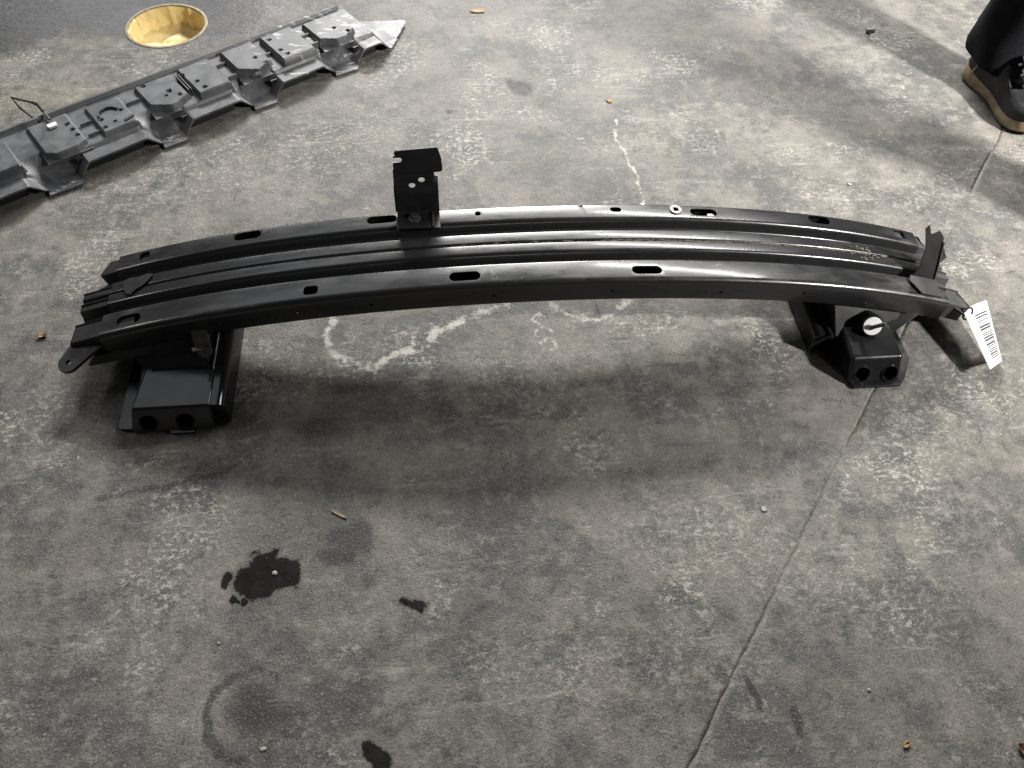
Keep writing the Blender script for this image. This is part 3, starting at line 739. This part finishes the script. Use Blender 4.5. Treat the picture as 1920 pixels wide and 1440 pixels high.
panel = obj('moulded_panel', vs, fs, M_PLAST, shield, angle=28); scuff_attr(panel, shield.location)
for v, f in shade_strips: obj('shade_strip', v, f, M_RUB, shield)
def block(ua, ub, va, vb, z, holes, lead=.0, name='raised_block'):
    vs, fs = [], []; st = .0026
    n = int((ub-ua+.012)/st); m = int((vb-va+.012)/st)
    for i in range(n+1):
        for j in range(m+1):
            u = ua-.006+(ub-ua+.012)*i/n; v = va-.006+(vb-va+.012)*j/m
            e = min(lin(ua-.004, ua, u), 1-lin(ub, ub+.004, u), lin(va-.004, va, v), 1-lin(vb, vb+.004, v))
            if lead: e = min(e, lin(0, .004, (u-ua)*.8+(v-va)-lead), lin(0, .004, (ub-u)*.5+(v-va)-lead*.6))
            e = max(e, 0); h = .036+(z-.036)*e-.0018*lin(va, vb, v)*e
            for (hu, hv, hr) in holes:
                if math.hypot(u-hu, v-hv) < hr*.95: h -= .009
            vs.append(tuple(UV(u, v, h+.0005*mnoise.noise((u*25, v*25, 3)))))
    for i in range(n):
        for j in range(m): fs.append((i*(m+1)+j, (i+1)*(m+1)+j, (i+1)*(m+1)+j+1, i*(m+1)+j+1))
    o = obj(name, vs, fs, M_PLAST, shield, angle=28); scuff_attr(o, shield.location); return o
block(-.24, -.13, .032, .120, .055, [(-.2, .05, .004)])
block(-.035, .075, .034, .118, .052, [(.02, .06, .004)])
b1 = block(.122, .196, .030, .140, .048, [(.190, .060, .0042), (.188, .082, .0042), (.186, .104, .0042)], .010)
b2 = block(.232, .297, .036, .132, .048, [(.240, .05, .0042), (.243, .078, .0042), (.285, .085, .0035), (.262, .058, .003)])
b3 = block(.336, .412, .036, .135, .050, [(.398, .058, .0042), (.386, .082, .005), (.352, .128, .0045), (.375, .07, .003)], .022)
b4 = block(.430, .497, .034, .138, .052, [(.448, .048, .0042), (.444, .075, .0042), (.43, .112, .004)])
b5 = block(.528, .600, .034, .138, .053, [(.588, .050, .0042), (.578, .078, .0042)], .024)
b6 = block(.622, .697, .034, .138, .053, [(.640, .050, .0042), (.634, .070, .0042), (.635, .118, .0045)])
b7 = block(.724, .806, .036, .132, .051, [(.790, .050, .0042), (.772, .078, .0042)], .020)
# ribs of the louvre beside the middle block, and moulded strips
for k in range(2): obj('louvre_rib', *join(prism([tuple(UV(.4165+.0055*k, .058, .040)), tuple(UV(.4185+.0055*k, .058, .040)), tuple(UV(.4185+.0055*k, .118, .040)), tuple(UV(.4165+.0055*k, .118, .040))], (0,0,1), .0125)), M_PLAST, shield)
arc = [tuple(UV(.262+.020*math.cos(a), .083+.020*math.sin(a), .0490)) for a in [math.radians(20+14*k) for k in range(12)]]
obj('moulded_arc', *tube(arc, .0022, 6), M_RUB, b2)
for (ua, ub, v_, z_) in ((.205,.228,.052,.0395),(.205,.228,.090,.0395),(.302,.330,.100,.0395),(.504,.524,.060,.0395),(.504,.524,.110,.0395),(.604,.618,.085,.0395),(.702,.720,.060,.0395),(.702,.720,.100,.0395),(-.11,-.05,.08,.0395)):
    obj('stiffening_rib', *prism([tuple(UV(ua, v_, z_-.002)), tuple(UV(ub, v_, z_-.002)), tuple(UV(ub, v_+.0028, z_-.002)), tuple(UV(ua, v_+.0028, z_-.002))], (0, 0, 1), .0075), M_PLAST, shield)
# mounting tabs: flat lugs on the floor
for (a, b) in TABS:
    poly_ = [tuple(UV(a+.002, .020, .0035)), tuple(UV(a-.004, -.016, .0035)), tuple(UV(b-.004, -.020, .0035)), tuple(UV(b+.004, -.012, .0035)), tuple(UV(b+.004, .010, .0035))]
    o = obj('mounting_tab', *prism(poly_, (0,0,1), .0028), M_PLAST, shield); scuff_attr(o, shield.location)
    c = UV((a+b)/2+.001, -.003, .0045); cut(o, [slot(c.x, c.y, c.z, .0135, .009, .01, None, 5, (U_, V_, Vector((0,0,1))))])
# rear lugs
for u in (.20, .335, .44, .60, .66):
    o = obj('rear_lug', *prism([tuple(UV(u-.016, .155, .030)), tuple(UV(u+.018, .155, .030)), tuple(UV(u+.016, .176, .027)), tuple(UV(u-.012, .176, .027))], (0,0,1), .003), M_PLAST, shield)
    c = UV(u+.003, .166, .03); cut(o, [slot(c.x, c.y, c.z, .009, .006, .02, None, 4, (U_, V_, Vector((0,0,1))))])
wp = [tuple(UV(.166, .128, .052)), tuple(UV(.165, .155, .055)), tuple(UV(.165, .185, .052)), tuple(UV(.160, .205, .048)), tuple(UV(.134, .252, .044)), tuple(UV(.136, .225, .035)), tuple(UV(.145, .17, .038)), tuple(UV(.152, .14, .044))]
wire = obj('wire_loop', *tube(wp, .0021, 6), M_RUB, shield)
obj('wire_sleeve', *tube([wp[1], wp[2], wp[3]], [.0034, .0038, .0030], 7), M_RUB, wire)
q0 = UV(.163, .112, .0495); v, f = slot(q0.x, q0.y, q0.z, .017, .011, .002, .002, 3, (U_, V_, Vector((0,0,1)))); props(obj('white_clip', v, f, M_WHITE, wire), 'small white clip at the wire end')
q0 = UV(.288, .050, .0492); v, f = slot(q0.x, q0.y, q0.z, .006, .020, .0012, .001, 2, (Vector((.75,-.66,0)), Vector((.66,.75,0)), Vector((0,0,1)))); obj('pale_strip', v, f, M_FLAP, b2)

# ------------------------------------------------------------------ person at the right edge: trousers and shoe
person = thing('person', 'person in black trousers and black shoes with tan soles standing at the right edge', 'person', (1.14, .56, 0))
def loft(secs, n=28):
    vs, fs = [], []
    for s in secs:
        for k in range(n): vs.append(s(2*math.pi*k/n))
    for i in range(len(secs)-1):
        for k in range(n): fs.append((i*n+k, i*n+(k+1)%n, (i+1)*n+(k+1)%n, (i+1)*n+k))
    fs += [tuple(range(n))[::-1], tuple((len(secs)-1)*n+k for k in range(n))]
    return vs, fs
def leg(cx, cy, rot, knee_dx=0, knee_dy=0):
    """shoe with its heel at the far end; toe towards -Y turned by rot"""
    c, s = math.cos(rot), math.sin(rot)
    def W_(x, y, z): return (cx+x*c-y*s, cy+x*s+y*c, z)
    # outline half widths along the foot (t from heel .0 to toe 1.0), length .285
    ts = [0, .03, .10, .2, .32, .45, .58, .70, .80, .88, .94, .98, 1.0]
    hw = [.014, .028, .037, .038, .033, .032, .038, .0455, .047, .043, .034, .021, .008]
    L = .250
    def outline(scale, z, inset=0):
        right = [W_(max(w_-inset, .004)*scale+.006*math.sin(t*math.pi), -(t-.14)*L, z) for t, w_ in zip(ts, hw)]
        left = [W_(-max(w_-inset, .004)*scale+.002*math.sin(t*math.pi), -(t-.14)*L, z) for t, w_ in zip(ts, hw)]
        return right+left[::-1]
    def stack(levels, capb=True):
        vs, fs = [], []; n = 2*len(ts)
        for (sc_, z, ins, dz) in levels:
            o_ = outline(sc_, z, ins)
            for k, p in enumerate(o_):
                tk = ts[k] if k < len(ts) else ts[2*len(ts)-1-k]
                vs.append((p[0], p[1], p[2]+dz(tk)))
        for i in range(len(levels)-1):
            for k in range(n): fs.append((i*n+k, i*n+(k+1)%n, (i+1)*n+(k+1)%n, (i+1)*n+k))
        m = len(ts)
        for lvl, flip in ((0, True), (len(levels)-1, False)):
            for k in range(m-1):
                q = (lvl*n+k, lvl*n+k+1, lvl*n+n-2-k, lvl*n+n-1-k); fs.append(q[::-1] if flip else q)
        return vs, fs
    z0 = lambda t: 0
    spring = lambda t: .016*max(0, (t-.78)/.22)**1.6+.006*max(0, (.08-t)/.08)
    thick = lambda t: .012*max(0, 1-t/.35)+spring(t)
    up1 = lambda t: thick(t)+.020*max(0, 1-abs(t-.35)/.4)
    up2 = lambda t: thick(t)+.045*math.exp(-((t-.30)/.25)**2)-.010*max(0, t-.7)
    up3 = lambda t: thick(t)+.070*math.exp(-((t-.22)/.22)**2)-.016*max(0, t-.6)/.4
    sole = obj('sole', *stack([(1.0, .0015, .002, spring), (1.05, .006, 0, spring), (1.06, .016, 0, thick), (1.03, .024, 0, thick)]), M_TAN, person, angle=50)
    shoe = obj('shoe', *stack([(1.0, .022, .001, thick), (1.02, .036, .001, up1), (.92, .050, .003, up2), (.70, .060, .010, up3)]), M_SHOE, person, angle=60)
    tg = obj('tongue', *loft([lambda a, q=q: W_(.004+.019*math.cos(a)*(1-.2*q), -.085-q*.055+.004*math.sin(a)*.3, .112-q*.030+.005*math.sin(a)) for q in (0, .5, 1)], 14), M_TONG, shoe, angle=70)
    for k in range(3):
        y = -.092-k*.020; obj('lace', *tube([W_(-.020, y, .098-k*.012), W_(.004, y-.006, .110-k*.011), W_(.028, y, .098-k*.012)], .0028, 6), M_TONG, shoe)
    eye = W_(-.0405, -.030, .048); obj('heel_stripe', *tube([W_(-.0435, -.012, .030), W_(-.0425, -.016, .046), W_(-.040, -.014, .058)], .0014, 6), M_CHIP, shoe)
    secs = []
    for (z, rx, ry, dx, dy) in ((.058,.060,.078,.004,-.010),(.075,.062,.080,.004,-.006),(.11,.063,.078,.004,.0),(.16,.064,.076,.006,.006),(.25,.068,.076,.008,.01),(.38,.072,.076,.012,.008),(.50,.074,.080,.014,0),(.62,.080,.086,.014,.0),(.80,.088,.095,.010,0),(.92,.092,.10,.0,0)):
        secs.append(lambda a, z=z, rx=rx, ry=ry, dx=dx, dy=dy: W_((rx+.005*math.sin(3*a+z*31)+.003*math.sin(5*a-z*50))*math.cos(a)+dx+knee_dx*z, (ry+.005*math.sin(2*a+z*40))*math.sin(a)+dy+knee_dy*z, z+(.010*math.sin(a)+.006*math.sin(2*a) if z < .06 else 0)))
    return secs
s1 = leg(1.122, .628, math.radians(7), .02, .0)
body = obj('trousers', *loft(s1), M_CLOTH, person, angle=80)
s2 = leg(1.225, .045, math.radians(10), .03, .10)
obj('trousers', *loft(s2), M_CLOTH, person, angle=80)

# ------------------------------------------------------------------ small litter on the floor
def scrap(name, label, cat, x, y, l, wd, rot, mat, curl=.002, n=7, z=.0008):
    vs, fs = [], []; c, s = math.cos(rot), math.sin(rot)
    for i in range(n+1):
        t = i/n; h = wd*math.sin(math.pi*(.06+.88*t))**.8/2
        for k in (-1, -.4, .4, 1):
            a = (t-.5)*l; b = k*h*(1+.2*mnoise.noise((x*9+i, k, 2)))
            vs.append((x+a*c-b*s, y+a*s+b*c, z+curl*(k*k*.8+(2*t-1)**2*.6)+.0002*random.random()))
    for i in range(n):
        for k in range(3): fs.append((i*4+k, i*4+4+k, i*4+5+k, i*4+k+1))
    o = obj(name, vs, fs, mat, None, 70, (x, y, 0)); md = o.modifiers.new('thick', 'SOLIDIFY'); md.thickness = .0006; md.offset = 1
    return props(o, label, cat)
def chip(name, label, cat, x, y, r, mat, flat=.55):
    bm = bmesh.new(); bmesh.ops.create_icosphere(bm, subdivisions=2, radius=r); vs = []; rr = random.random()*9
    for v in bm.verts:
        k = 1+.45*mnoise.noise((v.co.x/r*.9+rr, v.co.y/r*.9, v.co.z/r*.9)); vs.append((x+v.co.x*k*1.2, y+v.co.y*k, r*flat*.9+v.co.z*k*flat))
    fs = [tuple(v.index for v in f.verts) for f in bm.faces]; bm.free()
    return props(obj(name, vs, fs, mat, None, 40, (x, y, 0)), label, cat)
scrap('dry_leaf', 'small tan dry leaf at the top edge between shield and leg shadow', 'leaf', -.019, .938, .036, .012, -.05, M_LEAF)
scrap('leaf_scrap', 'tiny orange leaf scrap beyond the pale floor crack', 'leaf', .245, .577, .014, .009, -.6, M_LEAF)
scrap('dry_leaf', 'curled orange leaf bit on the floor left of the beam end', 'leaf', -.789, -.006, .015, .009, .2, M_LEAF, .004)
scrap('wood_splinter', 'pale wood splinter in front of the beam left of centre', 'splinter', -.301, -.356, .025, .0038, -.55, M_WOOD, .001)
scrap('paper_scrap', 'small white paper scrap beside the floor joint in front', 'paper', .313, -.393, .009, .007, .3, M_CHIP, .001)
scrap('leaf_scrap', 'small yellowish scrap near the bottom right of the floor', 'leaf', .401, -.715, .010, .006, .4, M_LEAF)
scrap('brown_scrap', 'brown scrap at the bottom right corner of the floor', 'scrap', .548, -.735, .022, .014, -.8, M_BROWN, .004)
chip('stone_chip', 'round pale stone chip on open floor right of the joint', 'stone', .378, -.649, .0019, M_CHIP)
chip('stone_chip', 'elongated pale chip lying in the dark oil stain', 'stone', -.384, -.435, .0030, M_CHIP, .4)
chip('stone_chip', 'tiny pale chip left of the oil stain droplets', 'stone', -.447, -.523, .0016, M_CHIP)
chip('stone_chip', 'pale angular chip beside the dark ring mark at the bottom', 'stone', -.379, -.652, .0030, M_CHIP, .35)
chip('stone_chip', 'tiny white chip on pale floor above the torn flap', 'stone', .69, .29, .0030, M_CHIP, .4)
scr = thing('screw', 'small shiny screw lying on the shaded floor left of the trouser leg', 'screw', (.926, .824, 0))
obj('screw_head', *tube([(.926,.824,.0045),(.929,.8255,.0048)], .0055, 12), M_STEEL, scr)
obj('screw_shank', *tube([(.929,.8255,.0040),(.950,.833,.0026)], [.0028, .0018], 8), M_STEEL, scr)

# fine grit: too many and too small to count
vs, fs = [], []
rg = random.Random(11)
for k in range(520):
    if k < 150:
        t = rg.uniform(-.05, 1.6); off = rg.gauss(0, .006); x = J0[0]+S_[0]*t+T_[0]*off; y = J0[1]+S_[1]*t+T_[1]*off
    else: x = rg.uniform(-1.1, 1.3); y = rg.uniform(-.75, 1.0)
    if math.hypot(x-HOLE[0], y-HOLE[1]) < HR+.01: continue
    r = rg.choice((.0004, .0005, .0006, .0008, .0011)); n = len(vs); a0 = rg.random()*6
    for q in range(4): vs.append((x+r*math.cos(a0+q*1.57)*rg.uniform(.7, 1.4), y+r*math.sin(a0+q*1.57)*rg.uniform(.7, 1.2), .0002))
    vs.append((x, y, r*1.1)); fs += [(n, n+1, n+4), (n+1, n+2, n+4), (n+2, n+3, n+4), (n+3, n, n+4)]
grit = obj('grit', vs, fs, M_CHIP); props(grit, 'fine pale grit scattered over the concrete floor', 'grit', kind='stuff')
